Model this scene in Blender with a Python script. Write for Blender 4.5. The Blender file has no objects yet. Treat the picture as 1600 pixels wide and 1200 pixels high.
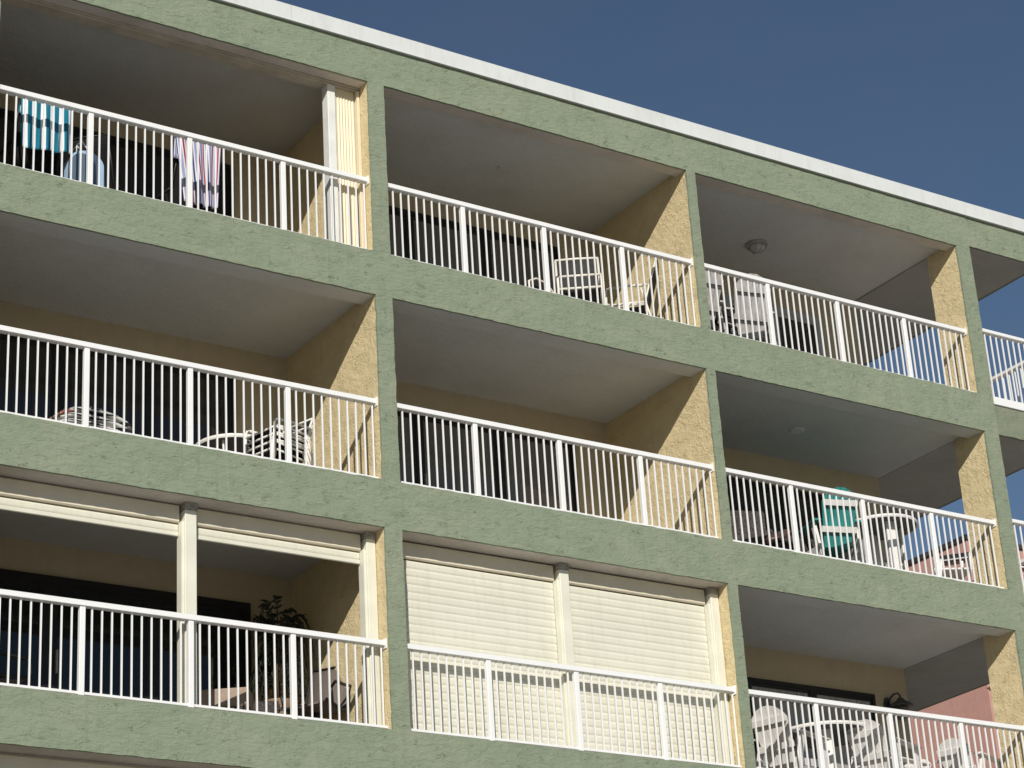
import bpy, math, random
from mathutils import Vector, Matrix, noise
random.seed(7)
scene = bpy.context.scene
COL = scene.collection
PI = math.pi

# ------------------------------------------------------------------ materials
def new_mat(name, rough=0.7, spec=0.3):
    m = bpy.data.materials.new(name); m.use_nodes = True
    nt = m.node_tree; b = nt.nodes['Principled BSDF']
    b.inputs['Roughness'].default_value = rough
    b.inputs['Specular IOR Level'].default_value = spec
    return m, nt, b

def nd(nt, t, **kw):
    n = nt.nodes.new(t)
    for k, v in kw.items():
        if k in n.inputs: n.inputs[k].default_value = v
        else: setattr(n, k, v)
    return n

def ramp(nt, src, stops):
    r = nt.nodes.new('ShaderNodeValToRGB'); e = r.color_ramp.elements
    while len(e) < len(stops): e.new(0.5)
    for i, (p, c) in enumerate(stops):
        e[i].position = p; e[i].color = (*c, 1) if len(c) == 3 else c
    nt.links.new(src, r.inputs[0]); return r.outputs[0]

def coords(nt, scale=(1, 1, 1), loc=(0, 0, 0)):
    tc = nt.nodes.new('ShaderNodeTexCoord'); mp = nt.nodes.new('ShaderNodeMapping')
    mp.inputs['Scale'].default_value = scale; mp.inputs['Location'].default_value = loc
    nt.links.new(tc.outputs['Object'], mp.inputs[0]); return mp.outputs[0]

def math_n(nt, op, a, b):
    n = nt.nodes.new('ShaderNodeMath'); n.operation = op
    for i, v in enumerate((a, b)):
        if hasattr(v, 'links'): nt.links.new(v, n.inputs[i])
        else: n.inputs[i].default_value = v
    return n.outputs[0]

def mixc(nt, fac, a, b, mode='MIX'):
    n = nt.nodes.new('ShaderNodeMix'); n.data_type = 'RGBA'; n.blend_type = mode
    for s, v in ((n.inputs[0], fac), (n.inputs[6], a), (n.inputs[7], b)):
        if hasattr(v, 'links'): nt.links.new(v, s)
        elif isinstance(v, (int, float)): s.default_value = v
        else: s.default_value = (*v, 1)
    return n.outputs[2]

def noise_t(nt, vec, scale, detail=4, rough=0.55, dist=0.0):
    n = nt.nodes.new('ShaderNodeTexNoise')
    n.inputs['Scale'].default_value = scale; n.inputs['Detail'].default_value = detail
    n.inputs['Roughness'].default_value = rough; n.inputs['Distortion'].default_value = dist
    nt.links.new(vec, n.inputs['Vector']); return n.outputs['Fac']

def stucco(name, base, dark, light, crack=0.5, bump=0.6, stretch=(1, 1, 2.6), swirl=0.35, fs=1.0):
    """skip-trowel stucco: soft plateaus, short curved trowel ridges, hairline cracks, weather blotches"""
    m, nt, b = new_mat(name, 0.88, 0.15)
    v = coords(nt); vs = coords(nt, stretch)
    big = noise_t(nt, v, 0.9, 6, 0.65)
    col = mixc(nt, ramp(nt, big, [(0.40, (0, 0, 0)), (0.60, (1, 1, 1))]), base, light)
    mid = noise_t(nt, coords(nt, (1, 1, 1.5), (9, 2, 4)), 2.6, 6, 0.7)
    col = mixc(nt, ramp(nt, mid, [(0.34, (1, 1, 1)), (0.56, (0, 0, 0))]), col, dark)
    # rain streaks down the face
    st = noise_t(nt, coords(nt, (7, 7, 0.4)), 1.5, 4, 0.6)
    col = mixc(nt, math_n(nt, 'MULTIPLY', ramp(nt, st, [(0.52, (0, 0, 0)), (0.72, (1, 1, 1))]), 0.4), col, light)
    st2 = noise_t(nt, coords(nt, (9, 9, 0.5), (4, 2, 8)), 1.8, 5, 0.65)
    col = mixc(nt, math_n(nt, 'MULTIPLY', ramp(nt, st2, [(0.56, (0, 0, 0)), (0.70, (1, 1, 1))]), 0.30), col, tuple(c * 0.78 for c in dark))
    # trowel ridges
    n1 = noise_t(nt, vs, 8.5 * fs, 3, 0.55, 1.4)
    rid = math_n(nt, 'ABSOLUTE', math_n(nt, 'SUBTRACT', n1, 0.5), 0)
    ridge = ramp(nt, rid, [(0.0, (1, 1, 1)), (0.04, (0.35, 0.35, 0.35)), (0.11, (0, 0, 0))])
    mask = ramp(nt, noise_t(nt, coords(nt, (1, 1, 1.8), (2, 6, 1)), 3.2, 4, 0.6), [(0.44, (0, 0, 0)), (0.56, (1, 1, 1))])
    ridge_m = math_n(nt, 'MULTIPLY', ridge, mask)
    n2 = noise_t(nt, coords(nt, (stretch[0], stretch[1], stretch[2] * 1.15), (7, 3, 5)), 10.0 * fs, 2, 0.5, 0.9)
    rid2 = math_n(nt, 'ABSOLUTE', math_n(nt, 'SUBTRACT', n2, 0.5), 0)
    crk = ramp(nt, rid2, [(0.0, (1, 1, 1)), (0.010, (0.8, 0.8, 0.8)), (0.03, (0, 0, 0))])
    cmask = ramp(nt, noise_t(nt, coords(nt, (1, 1, 1.6), (3, 1, 7)), 6.0 * fs, 4, 0.65), [(0.565, (0, 0, 0)), (0.63, (1, 1, 1))])
    crk = math_n(nt, 'MULTIPLY', crk, cmask)
    col = mixc(nt, math_n(nt, 'MULTIPLY', crk, crack), col, tuple(c * 0.32 for c in base))  # dirt in the cracks plus the ridges' small shadows, darkened into the colour
    nt.links.new(col, b.inputs['Base Color'])
    plate = ramp(nt, noise_t(nt, vs, 7.0 * fs, 6, 0.6, 1.0), [(0.38, (0, 0, 0)), (0.60, (1, 1, 1))])
    fine = noise_t(nt, v, 45, 5, 0.65)
    h = math_n(nt, 'ADD', math_n(nt, 'MULTIPLY', plate, 0.5), math_n(nt, 'MULTIPLY', ridge_m, swirl))
    h = math_n(nt, 'ADD', h, math_n(nt, 'MULTIPLY', fine, 0.35))
    h = math_n(nt, 'SUBTRACT', h, math_n(nt, 'MULTIPLY', crk, 0.7))
    bp = nt.nodes.new('ShaderNodeBump'); bp.inputs['Strength'].default_value = bump
    bp.inputs['Distance'].default_value = 0.014
    nt.links.new(h, bp.inputs['Height']); nt.links.new(bp.outputs[0], b.inputs['Normal'])
    return m

def plain(name, col, rough=0.5, spec=0.4, var=0.06, scale=6.0, bump=0.0, metal=0.0):
    m, nt, b = new_mat(name, rough, spec)
    v = coords(nt)
    n = noise_t(nt, v, scale, 5, 0.6)
    lo = tuple(max(0, c * (1 - 2 * var)) for c in col); hi = tuple(min(1, c * (1 + var)) for c in col)
    nt.links.new(ramp(nt, n, [(0.3, lo), (0.7, hi)]), b.inputs['Base Color'])
    b.inputs['Metallic'].default_value = metal
    if bump:
        bp = nt.nodes.new('ShaderNodeBump'); bp.inputs['Strength'].default_value = bump
        bp.inputs['Distance'].default_value = 0.006
        nt.links.new(noise_t(nt, v, scale * 5, 4, 0.6), bp.inputs['Height']); nt.links.new(bp.outputs[0], b.inputs['Normal'])
    return m

def ceiling_mat(name, base, stain):
    m, nt, b = new_mat(name, 0.92, 0.1)
    v = coords(nt)
    big = noise_t(nt, v, 0.8, 7, 0.7)
    col = mixc(nt, ramp(nt, big, [(0.44, (0, 0, 0)), (0.66, (1, 1, 1))]), base, stain)
    # damp tide marks and flaked specks
    t = noise_t(nt, coords(nt, (1, 1.6, 1), (4, 8, 1)), 1.7, 5, 0.6, 0.8)
    tide = ramp(nt, math_n(nt, 'ABSOLUTE', math_n(nt, 'SUBTRACT', t, 0.56), 0), [(0.0, (1, 1, 1)), (0.02, (0, 0, 0))])
    col = mixc(nt, math_n(nt, 'MULTIPLY', tide, 0.10), col, tuple(c * 0.62 for c in stain))
    sp = noise_t(nt, v, 16, 4, 0.75)
    col = mixc(nt, math_n(nt, 'MULTIPLY', ramp(nt, sp, [(0.70, (0, 0, 0)), (0.76, (1, 1, 1))]), 0.3), col, tuple(c * 0.6 for c in stain))
    nt.links.new(col, b.inputs['Base Color'])
    bp = nt.nodes.new('ShaderNodeBump'); bp.inputs['Strength'].default_value = 0.8; bp.inputs['Distance'].default_value = 0.008
    h = math_n(nt, 'ADD', noise_t(nt, v, 26, 5, 0.7), math_n(nt, 'MULTIPLY', noise_t(nt, coords(nt, (1, 3, 1)), 5, 3, 0.5), 1.2))
    nt.links.new(h, bp.inputs['Height']); nt.links.new(bp.outputs[0], b.inputs['Normal'])
    return m

def stripes(name, cols, axis, period, rough=0.9, warp=0.0):
    """woven stripes: cols = [(upper end of the stripe 0..1, colour)]"""
    m, nt, b = new_mat(name, rough, 0.1)
    tc = nt.nodes.new('ShaderNodeTexCoord'); sx = nt.nodes.new('ShaderNodeSeparateXYZ')
    nt.links.new(tc.outputs['UV'] if axis == 'U' else tc.outputs['Object'], sx.inputs[0])
    s = sx.outputs[0 if axis in 'XU' else 1 if axis == 'Y' else 2]
    f = math_n(nt, 'FRACT', math_n(nt, 'MULTIPLY', s, 1.0 / period), 0)
    r = nt.nodes.new('ShaderNodeValToRGB'); r.color_ramp.interpolation = 'CONSTANT'
    e = r.color_ramp.elements
    while len(e) < len(cols): e.new(0.5)
    p = 0.0
    for i, (up, c) in enumerate(cols):
        e[i].position = p; e[i].color = (*c, 1); p = up
    nt.links.new(f, r.inputs[0])
    nt.links.new(r.outputs[0], b.inputs['Base Color'])
    bp = nt.nodes.new('ShaderNodeBump'); bp.inputs['Strength'].default_value = 0.3; bp.inputs['Distance'].default_value = 0.004
    nt.links.new(noise_t(nt, coords(nt), 120, 2, 0.6), bp.inputs['Height']); nt.links.new(bp.outputs[0], b.inputs['Normal'])
    return m

def glass_mat(name, base, fold=0.0, rough=0.03):
    m, nt, b = new_mat(name, rough, 0.5)
    if fold:
        v = coords(nt, (14, 1, 0.25))
        n = noise_t(nt, v, 2.0, 3, 0.5)
        nt.links.new(ramp(nt, n, [(0.3, tuple(c * (1 - fold) for c in base)), (0.7, tuple(c * (1 + fold) for c in base))]), b.inputs['Base Color'])
    else:
        b.inputs['Base Color'].default_value = (*base, 1)
    return m

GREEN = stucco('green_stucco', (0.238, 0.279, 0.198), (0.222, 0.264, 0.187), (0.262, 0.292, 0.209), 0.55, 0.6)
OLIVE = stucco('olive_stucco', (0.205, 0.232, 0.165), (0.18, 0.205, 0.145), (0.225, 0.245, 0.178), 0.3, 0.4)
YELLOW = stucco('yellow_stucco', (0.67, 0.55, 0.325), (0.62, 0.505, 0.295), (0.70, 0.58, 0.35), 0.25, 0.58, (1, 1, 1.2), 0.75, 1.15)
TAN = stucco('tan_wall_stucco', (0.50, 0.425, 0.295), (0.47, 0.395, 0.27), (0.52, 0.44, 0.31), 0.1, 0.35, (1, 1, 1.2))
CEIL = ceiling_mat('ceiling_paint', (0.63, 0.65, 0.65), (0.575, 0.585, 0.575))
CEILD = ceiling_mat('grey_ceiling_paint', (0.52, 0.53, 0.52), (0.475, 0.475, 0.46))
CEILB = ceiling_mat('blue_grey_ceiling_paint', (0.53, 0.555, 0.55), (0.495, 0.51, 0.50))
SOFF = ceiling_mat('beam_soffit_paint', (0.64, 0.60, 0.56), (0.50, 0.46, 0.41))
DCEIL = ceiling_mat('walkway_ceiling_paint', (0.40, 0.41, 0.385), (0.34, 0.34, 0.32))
def streaked(name, col, dirt, amt, rough=0.5, spec=0.35, sc=(9, 9, 0.8)):
    m, nt, b = new_mat(name, rough, spec)
    st = noise_t(nt, coords(nt, sc), 2.0, 5, 0.65)
    bl = noise_t(nt, coords(nt), 1.6, 5, 0.6)
    c = mixc(nt, math_n(nt, 'MULTIPLY', ramp(nt, st, [(0.48, (0, 0, 0)), (0.72, (1, 1, 1))]), amt), col, dirt)
    c = mixc(nt, math_n(nt, 'MULTIPLY', ramp(nt, bl, [(0.45, (0, 0, 0)), (0.7, (1, 1, 1))]), amt * 0.7), c, dirt)
    nt.links.new(c, b.inputs['Base Color']); return m
FLOOR = plain('balcony_floor_paint', (0.33, 0.30, 0.26), 0.7, 0.3, 0.1, 3)
CAPW = streaked('roof_cap_white', (0.66, 0.68, 0.665), (0.47, 0.47, 0.445), 0.30, 0.55, 0.3, (5, 5, 1.2))
WHITE = plain('white_aluminium', (0.82, 0.82, 0.81), 0.35, 0.5, 0.02, 3)
CREAM = streaked('cream_vinyl', (0.69, 0.67, 0.56), (0.58, 0.55, 0.45), 0.5, 0.5, 0.3, (7, 7, 1.0))
CREAMP = plain('cream_post_paint', (0.71, 0.695, 0.585), 0.45, 0.4, 0.05, 2.5)
CREAMB = plain('cream_box_paint', (0.72, 0.655, 0.51), 0.5, 0.4, 0.05, 2.0)
BUFF = plain('buff_accordion_vinyl', (0.74, 0.65, 0.47), 0.5, 0.35, 0.05, 3)
OFFW = plain('off_white_paint', (0.74, 0.74, 0.70), 0.5, 0.4, 0.05, 4)
DFRAME = plain('dark_bronze_frame', (0.012, 0.012, 0.013), 0.4, 0.4, 0.1, 4)
GFRAME = plain('grey_window_frame', (0.42, 0.43, 0.44), 0.5, 0.4, 0.05, 4)
GLASS = glass_mat('dark_glass', (0.035, 0.035, 0.038), 0.5)
GLASSG = glass_mat('glass_over_grey_drapes', (0.15, 0.145, 0.135), 0.22)
GLASSC = glass_mat('glass_over_sheer_curtains', (0.32, 0.31, 0.30), 0.4)
GLASST = glass_mat('tinted_sea_glass', (0.012, 0.017, 0.019), 0.0, 0.02)
POLYW = plain('white_poly_lumber', (0.74, 0.715, 0.68), 0.55, 0.35, 0.05, 5)
TEAL = plain('teal_poly_lumber', (0.03, 0.24, 0.22), 0.5, 0.35, 0.1, 5)
TUBEW = plain('white_tube', (0.80, 0.78, 0.72), 0.35, 0.5, 0.05, 6)
TUBEC = plain('cream_tube', (0.78, 0.74, 0.64), 0.35, 0.5, 0.05, 6)
TUBEB = plain('black_tube', (0.018, 0.016, 0.015), 0.4, 0.4, 0.1, 6)
MESHD = plain('charcoal_sling', (0.055, 0.053, 0.05), 0.8, 0.2, 0.15, 40, 0.3)
MESHT = plain('taupe_sling', (0.15, 0.125, 0.108), 0.8, 0.2, 0.1, 40, 0.3)
BLACKF = plain('black_fabric', (0.014, 0.014, 0.015), 0.85, 0.15, 0.15, 30)
UNDER = plain('dark_table_underside', (0.13, 0.13, 0.13), 0.6, 0.3, 0.15, 8)
WICK = plain('dark_wicker', (0.075, 0.065, 0.058), 0.75, 0.3, 0.45, 45, 0.8)
BEIGE = plain('beige_cushion', (0.36, 0.275, 0.21), 0.9, 0.1, 0.08, 12, 0.2)
PINKC = plain('pinkish_tan_cloth', (0.62, 0.38, 0.30), 0.9, 0.1, 0.12, 10, 0.2)
RUST = stripes('rust_print_cloth', [(0.4, (0.30, 0.13, 0.10)), (0.6, (0.42, 0.30, 0.24)), (1.0, (0.26, 0.10, 0.08))], 'X', 0.13)
STRC = stripes('black_and_white_cushion', [(0.42, (0.70, 0.69, 0.66)), (0.56, (0.04, 0.045, 0.05)), (0.74, (0.55, 0.55, 0.53)), (1.0, (0.05, 0.055, 0.06))], 'Z', 0.09)
BAGL = plain('pale_blue_canvas', (0.36, 0.50, 0.66), 0.85, 0.15, 0.06, 8, 0.2)
BAGD = plain('shaded_blue_canvas', (0.10, 0.15, 0.21), 0.85, 0.15, 0.06, 8, 0.2)  # same blue canvas, darkened in colour for the bag's shaded side
ROPE = plain('white_rope', (0.74, 0.73, 0.70), 0.9, 0.1, 0.08, 30)
B1, W1 = (0.015, 0.16, 0.24), (0.74, 0.79, 0.82)
TOW1 = stripes('teal_and_white_towel', [(0.5, B1), (1.0, W1)], 'U', 1 / 5.5)
TOW2 = stripes('red_white_navy_towel', [(0.10, (0.62, 0.60, 0.66)), (0.22, (0.05, 0.07, 0.17)), (0.30, (0.68, 0.64, 0.68)), (0.46, (0.27, 0.30, 0.47)),
                (0.52, (0.68, 0.63, 0.66)), (0.63, (0.25, 0.03, 0.06)), (0.70, (0.66, 0.60, 0.64)), (0.86, (0.22, 0.25, 0.42)), (0.91, (0.64, 0.56, 0.60)), (1.0, (0.30, 0.05, 0.08))], 'U', 1 / 3)
PLANT = plain('dark_palm_leaf', (0.028, 0.034, 0.020), 0.6, 0.3, 0.3, 12)
STEM = plain('brown_stem', (0.10, 0.065, 0.04), 0.8, 0.2, 0.2, 14)
POT = plain('tan_clay', (0.24, 0.165, 0.10), 0.8, 0.2, 0.1, 7)
PEWTER = plain('dark_pewter', (0.06, 0.06, 0.062), 0.45, 0.5, 0.15, 10)
TRACK = plain('weathered_track_paint', (0.50, 0.45, 0.37), 0.7, 0.2, 0.12, 3)
RINGM = plain('aged_zinc', (0.42, 0.42, 0.40), 0.5, 0.4, 0.15, 10)
POLYG = plain('weathered_white_lumber', (0.44, 0.425, 0.41), 0.65, 0.25, 0.14, 7)
LENS = plain('frosted_glass', (0.55, 0.55, 0.53), 0.25, 0.5, 0.05, 10)
PINKW = stucco('pink_stucco', (0.51, 0.285, 0.24), (0.48, 0.265, 0.22), (0.54, 0.31, 0.26), 0.0, 0.2, (1, 1, 1))
PINKT = plain('pale_pink_trim', (0.68, 0.42, 0.36), 0.7, 0.2, 0.05, 3)
ROOFS = plain('slate_shingle', (0.055, 0.05, 0.05), 0.85, 0.2, 0.3, 5, 0.5)
BROWNR = plain('red_brown_shutter', (0.16, 0.05, 0.035), 0.6, 0.3, 0.1, 5)

# ------------------------------------------------------------------ mesh builder
class MB:
    def __init__(s): s.v = []; s.f = []; s.uv = None
    def add(s, vs, fs):
        o = len(s.v); s.v += [tuple(p) for p in vs]; s.f += [tuple(i + o for i in f) for f in fs]; return s
    def box(s, x0, x1, y0, y1, z0, z1):
        return s.add([(x0, y0, z0), (x1, y0, z0), (x1, y1, z0), (x0, y1, z0), (x0, y0, z1), (x1, y0, z1), (x1, y1, z1), (x0, y1, z1)],
                     [(0, 3, 2, 1), (4, 5, 6, 7), (0, 1, 5, 4), (1, 2, 6, 5), (2, 3, 7, 6), (3, 0, 4, 7)])
    def cbox(s, x0, x1, y0, y1, z0, z1, c=0.004):
        """box along any axis with its long edges chamfered (profile octagon extruded along the longest side)"""
        d = (x1 - x0, y1 - y0, z1 - z0); ax = d.index(max(d))
        lo = [x0, y0, z0]; hi = [x1, y1, z1]; a, b = [i for i in range(3) if i != ax]
        pa = [(lo[a] + c, lo[b]), (hi[a] - c, lo[b]), (hi[a], lo[b] + c), (hi[a], hi[b] - c), (hi[a] - c, hi[b]), (lo[a] + c, hi[b]), (lo[a], hi[b] - c), (lo[a], lo[b] + c)]
        vs = []
        for e in (lo[ax], hi[ax]):
            for p in pa:
                q = [0, 0, 0]; q[ax] = e; q[a] = p[0]; q[b] = p[1]; vs.append(q)
        fs = [(i, (i + 1) % 8, 8 + (i + 1) % 8, 8 + i) for i in range(8)] + [tuple(range(7, -1, -1)), tuple(range(8, 16))]
        return s.add(vs, fs)
    def bar(s, p, q, w, d, side=(1, 0, 0)):
        """rectangular bar from p to q; w along side, d along the third axis"""
        p, q = Vector(p), Vector(q); t = (q - p).normalized(); u = Vector(side); u = (u - t * u.dot(t))
        if u.length < 1e-5: u = t.orthogonal()
        u.normalize(); n = t.cross(u)
        vs = [c + u * (a * w / 2) + n * (b * d / 2) for c in (p, q) for a, b in ((-1, -1), (1, -1), (1, 1), (-1, 1))]
        return s.add(vs, [(0, 3, 2, 1), (4, 5, 6, 7), (0, 1, 5, 4), (1, 2, 6, 5), (2, 3, 7, 6), (3, 0, 4, 7)])
    def tube(s, pts, r, n=8, closed=False):
        pts = [Vector(p) for p in pts]; rings = []; N = len(pts); prev = None
        for i, p in enumerate(pts):
            if closed: t = pts[(i + 1) % N] - pts[i - 1]
            else: t = pts[min(i + 1, N - 1)] - pts[max(i - 1, 0)]
            t.normalize()
            u = (prev - t * prev.dot(t)) if prev is not None else t.orthogonal()
            u.normalize(); prev = u; w = t.cross(u)
            rr = r[i] if isinstance(r, (list, tuple)) else r
            rings.append([p + (u * math.cos(a) + w * math.sin(a)) * rr for a in [2 * PI * k / n for k in range(n)]])
        vs = [v for ring in rings for v in ring]; fs = []
        for i in range(N if closed else N - 1):
            j = (i + 1) % N
            for k in range(n): fs.append((i * n + k, i * n + (k + 1) % n, j * n + (k + 1) % n, j * n + k))
        if not closed: fs += [tuple(range(n - 1, -1, -1)), tuple(range((N - 1) * n, N * n))]
        return s.add(vs, fs)
    def lathe(s, prof, c=(0, 0, 0), n=28, rx=1.0):
        vs = []; fs = []
        for r, z in prof:
            for k in range(n):
                a = 2 * PI * k / n; vs.append((c[0] + max(r, 1e-4) * math.cos(a) * rx, c[1] + max(r, 1e-4) * math.sin(a), c[2] + z))
        for i in range(len(prof) - 1):
            for k in range(n): fs.append((i * n + k, i * n + (k + 1) % n, (i + 1) * n + (k + 1) % n, (i + 1) * n + k))
        fs += [tuple(range(n - 1, -1, -1)), tuple(range((len(prof) - 1) * n, len(prof) * n))]
        return s.add(vs, fs)
    def slab(s, poly, d):
        """3-D polygon poly extruded by vector d"""
        n = len(poly); d = Vector(d); vs = [Vector(p) for p in poly]; vs += [v + d for v in vs]
        return s.add(vs, [tuple(range(n - 1, -1, -1)), tuple(range(n, 2 * n))] + [(i, (i + 1) % n, n + (i + 1) % n, n + i) for i in range(n)])
    def sheet(s, rows, th):
        """grid of points thickened by th along the mean normal"""
        R, C = len(rows), len(rows[0]); P = [[Vector(p) for p in r] for r in rows]
        nn = (P[-1][0] - P[0][0]).cross(P[0][-1] - P[0][0]); nn = nn.normalized() if nn.length else Vector((0, 0, 1))
        vs = [p for r in P for p in r] + [p + nn * th for r in P for p in r]; o = R * C; fs = []
        for i in range(R - 1):
            for j in range(C - 1):
                a, b, c, d = i * C + j, i * C + j + 1, (i + 1) * C + j + 1, (i + 1) * C + j
                fs += [(a, b, c, d), (o + d, o + c, o + b, o + a)]
        for j in range(C - 1):
            fs += [(j + 1, j, o + j, o + j + 1), ((R - 1) * C + j, (R - 1) * C + j + 1, o + (R - 1) * C + j + 1, o + (R - 1) * C + j)]
        for i in range(R - 1):
            fs += [(i * C, (i + 1) * C, o + (i + 1) * C, o + i * C), ((i + 1) * C + C - 1, i * C + C - 1, o + i * C + C - 1, o + (i + 1) * C + C - 1)]
        return s.add(vs, fs)
    def build(s, name, mat, parent=None, smooth=False, loc=None):
        me = bpy.data.meshes.new(name); me.from_pydata(s.v, [], s.f); me.update()
        import bmesh
        bm = bmesh.new(); bm.from_mesh(me); bmesh.ops.recalc_face_normals(bm, faces=bm.faces[:]); bm.to_mesh(me); bm.free()
        me.materials.append(mat)
        if smooth:
            for p in me.polygons: p.use_smooth = True
        o = bpy.data.objects.new(name, me); COL.objects.link(o)
        if parent: o.parent = parent
        if loc: o.location = loc
        return o

def rough_box(name, mat, x0, x1, y0, y1, z0, z1, parent, step=0.05, amp=0.006, edge=0.011, faces='f'):
    """hand-plastered solid: subdivided box whose skin and arrises wander by a few millimetres"""
    def ticks(a, b): n = max(1, int(round((b - a) / step))); return [a + (b - a) * i / n for i in range(n + 1)]
    X, Y, Z = ticks(x0, x1), ticks(y0, y1), ticks(z0, z1)
    idx = {}; vs = []; fs = []
    def V(x, y, z):
        k = (round(x, 5), round(y, 5), round(z, 5))
        if k not in idx: idx[k] = len(vs); vs.append(k)
        return idx[k]
    def face(A, B, fn):
        for i in range(len(A) - 1):
            for j in range(len(B) - 1):
                fs.append((V(*fn(A[i], B[j])), V(*fn(A[i + 1], B[j])), V(*fn(A[i + 1], B[j + 1])), V(*fn(A[i], B[j + 1]))))
    for e in (y0, y1): face(X, Z, lambda a, b, e=e: (a, e, b))
    for e in (x0, x1): face(Y, Z, lambda a, b, e=e: (e, a, b))
    for e in (z0, z1): face(X, Y, lambda a, b, e=e: (a, b, e))
    out = []
    for x, y, z in vs:
        p = Vector((x, y, z))
        n = noise.noise(p * 5.0) * 0.6 + noise.noise(p * 13.0 + Vector((5, 2, 9))) * 0.4
        m = noise.noise(p * 6.5 + Vector((40, 3, 8))) * 0.6 + noise.noise(p * 15.0 + Vector((1, 40, 9))) * 0.4
        l = noise.noise(p * 6.5 + Vector((4, 33, 18))) * 0.6 + noise.noise(p * 15.0 + Vector((11, 4, 29))) * 0.4
        out.append((x + edge * l, y + amp * n, z + edge * m))
    b = MB(); b.add(out, fs)
    return b.build(name, mat, parent)

def tag(o, label=None, cat=None, group=None, kind=None):
    if label: o['label'] = label
    if cat: o['category'] = cat
    if group: o['group'] = group
    if kind: o['kind'] = kind
    return o

def thing(name, label, cat, loc=(0, 0, 0), rz=0.0, group=None):
    o = bpy.data.objects.new(name, None); COL.objects.link(o); o.empty_display_size = 0.1
    o.location = loc; o.rotation_euler = (0, 0, rz)
    return tag(o, label, cat, group)

def copy_tree(src, loc, rz, label, group=None):
    def cp(o, parent):
        c = o.copy(); COL.objects.link(c)
        if parent: c.parent = parent
        for ch in list(o.children): cp(ch, c)
        return c
    r = cp(src, None); r.location = loc; r.rotation_euler = (0, 0, rz); r['label'] = label
    if group: r['group'] = group
    return r

# ------------------------------------------------------------------ levels (z = 0 at the top storey's lintel)
H = 2.75; OPEN = 2.208; GZ = -15.65
T = [0.0, -H, -2 * H, -3 * H, -4 * H]          # underside of the beam over each storey
B = [t - OPEN for t in T]                      # top of the beam under each storey
PIERS = [(-9.26, -9.05), (-4.66, -4.45), (0.0, 0.213), (4.624, 4.762), (9.257, 9.506)]
DEP = 2.1                                       # balcony depth
X4 = 10.85                                      # outer edge of the corner walkway
YB = 9.0

ground = MB().box(-400, 400, -400, 400, GZ - 0.4, GZ)
g = ground.build('ground', plain('pale_paving', (0.36, 0.345, 0.31), 0.9, 0.1, 0.15, 0.25)); tag(g, kind='structure')

bld = thing('apartment_building', 'green and yellow stucco apartment block with stacked open balconies', 'building', (0, 0, GZ))
OFF = Matrix.Translation((0, 0, -GZ))
def attach(o):
    o.location = o.location + Vector((0, 0, -GZ)) if o.parent is bld else o.location
    return o
def bpart(mb, name, mat, smooth=False): return attach(mb.build(name, mat, bld, smooth))
def brough(name, mat, *a, **k): return attach(rough_box(name, mat, *a, bld, **k))

SK = 0.03
# green skin: roof fascia, floor beams, piers
brough('roof_fascia', GREEN, -9.26, 9.506, 0, SK, T[0], 0.53)
brough('roof_fascia', GREEN, 9.507, X4, 0.006, SK, T[0] + 0.05, 0.53)
for k in range(4):
    brough('floor_beam', GREEN, -9.26, 9.506, 0, SK, T[k + 1], B[k])
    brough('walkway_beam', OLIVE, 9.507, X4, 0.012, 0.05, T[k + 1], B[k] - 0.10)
for k in range(4):
    for i, (a, b_) in enumerate(PIERS):
        brough('pier', GREEN, a, b_, 0.001, SK, B[k], T[k], step=0.04)
brough('ground_floor_wall', GREEN, -9.26, X4, 0.3, 0.4, GZ, B[4] - 0.3, step=0.4)
# yellow party walls and the short fin wall at the open corner
for k in range(4):
    for i, (a, b_) in enumerate(PIERS):
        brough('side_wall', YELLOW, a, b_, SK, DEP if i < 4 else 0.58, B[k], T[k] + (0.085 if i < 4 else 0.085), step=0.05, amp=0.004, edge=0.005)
# slabs, beam cores, ceilings
SPANS = [(-9.05, -4.66), (-4.45, 0.0), (0.213, 4.624), (4.762, 9.257)]
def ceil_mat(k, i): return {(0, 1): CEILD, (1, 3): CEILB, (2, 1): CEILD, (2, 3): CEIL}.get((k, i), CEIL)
for k in range(5):
    top = B[k - 1] - 0.004 if k else 0.5
    for i, (a, b_) in enumerate(SPANS):
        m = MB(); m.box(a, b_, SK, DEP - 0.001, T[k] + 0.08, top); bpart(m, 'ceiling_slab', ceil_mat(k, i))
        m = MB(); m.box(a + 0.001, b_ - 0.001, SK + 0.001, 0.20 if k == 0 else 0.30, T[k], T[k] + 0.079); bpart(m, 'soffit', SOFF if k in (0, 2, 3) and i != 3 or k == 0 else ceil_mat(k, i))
        if k:
            m = MB(); m.box(a + 0.001, b_ - 0.001, SK + 0.001, DEP - 0.002, top, B[k - 1]); bpart(m, 'balcony_floor', FLOOR)
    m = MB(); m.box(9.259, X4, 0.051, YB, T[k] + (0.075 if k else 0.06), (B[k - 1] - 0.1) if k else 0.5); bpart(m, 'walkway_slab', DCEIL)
for k in range(5):
    z1 = (0.53 if k == 0 else B[k - 1] - 0.1); z0 = T[k] + (0.0605 if k == 0 else 0.0755)
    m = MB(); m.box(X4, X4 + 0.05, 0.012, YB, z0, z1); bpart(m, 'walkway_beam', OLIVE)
# body of the building behind the balconies
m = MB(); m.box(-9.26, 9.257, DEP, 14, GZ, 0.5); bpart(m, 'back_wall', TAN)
m = MB(); m.box(-9.3, X4 + 0.02, 0.25, 14, 0.51, 0.62); bpart(m, 'roof', plain('roof_gravel', (0.5, 0.48, 0.44), 0.9, 0.1, 0.2, 9))
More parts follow.
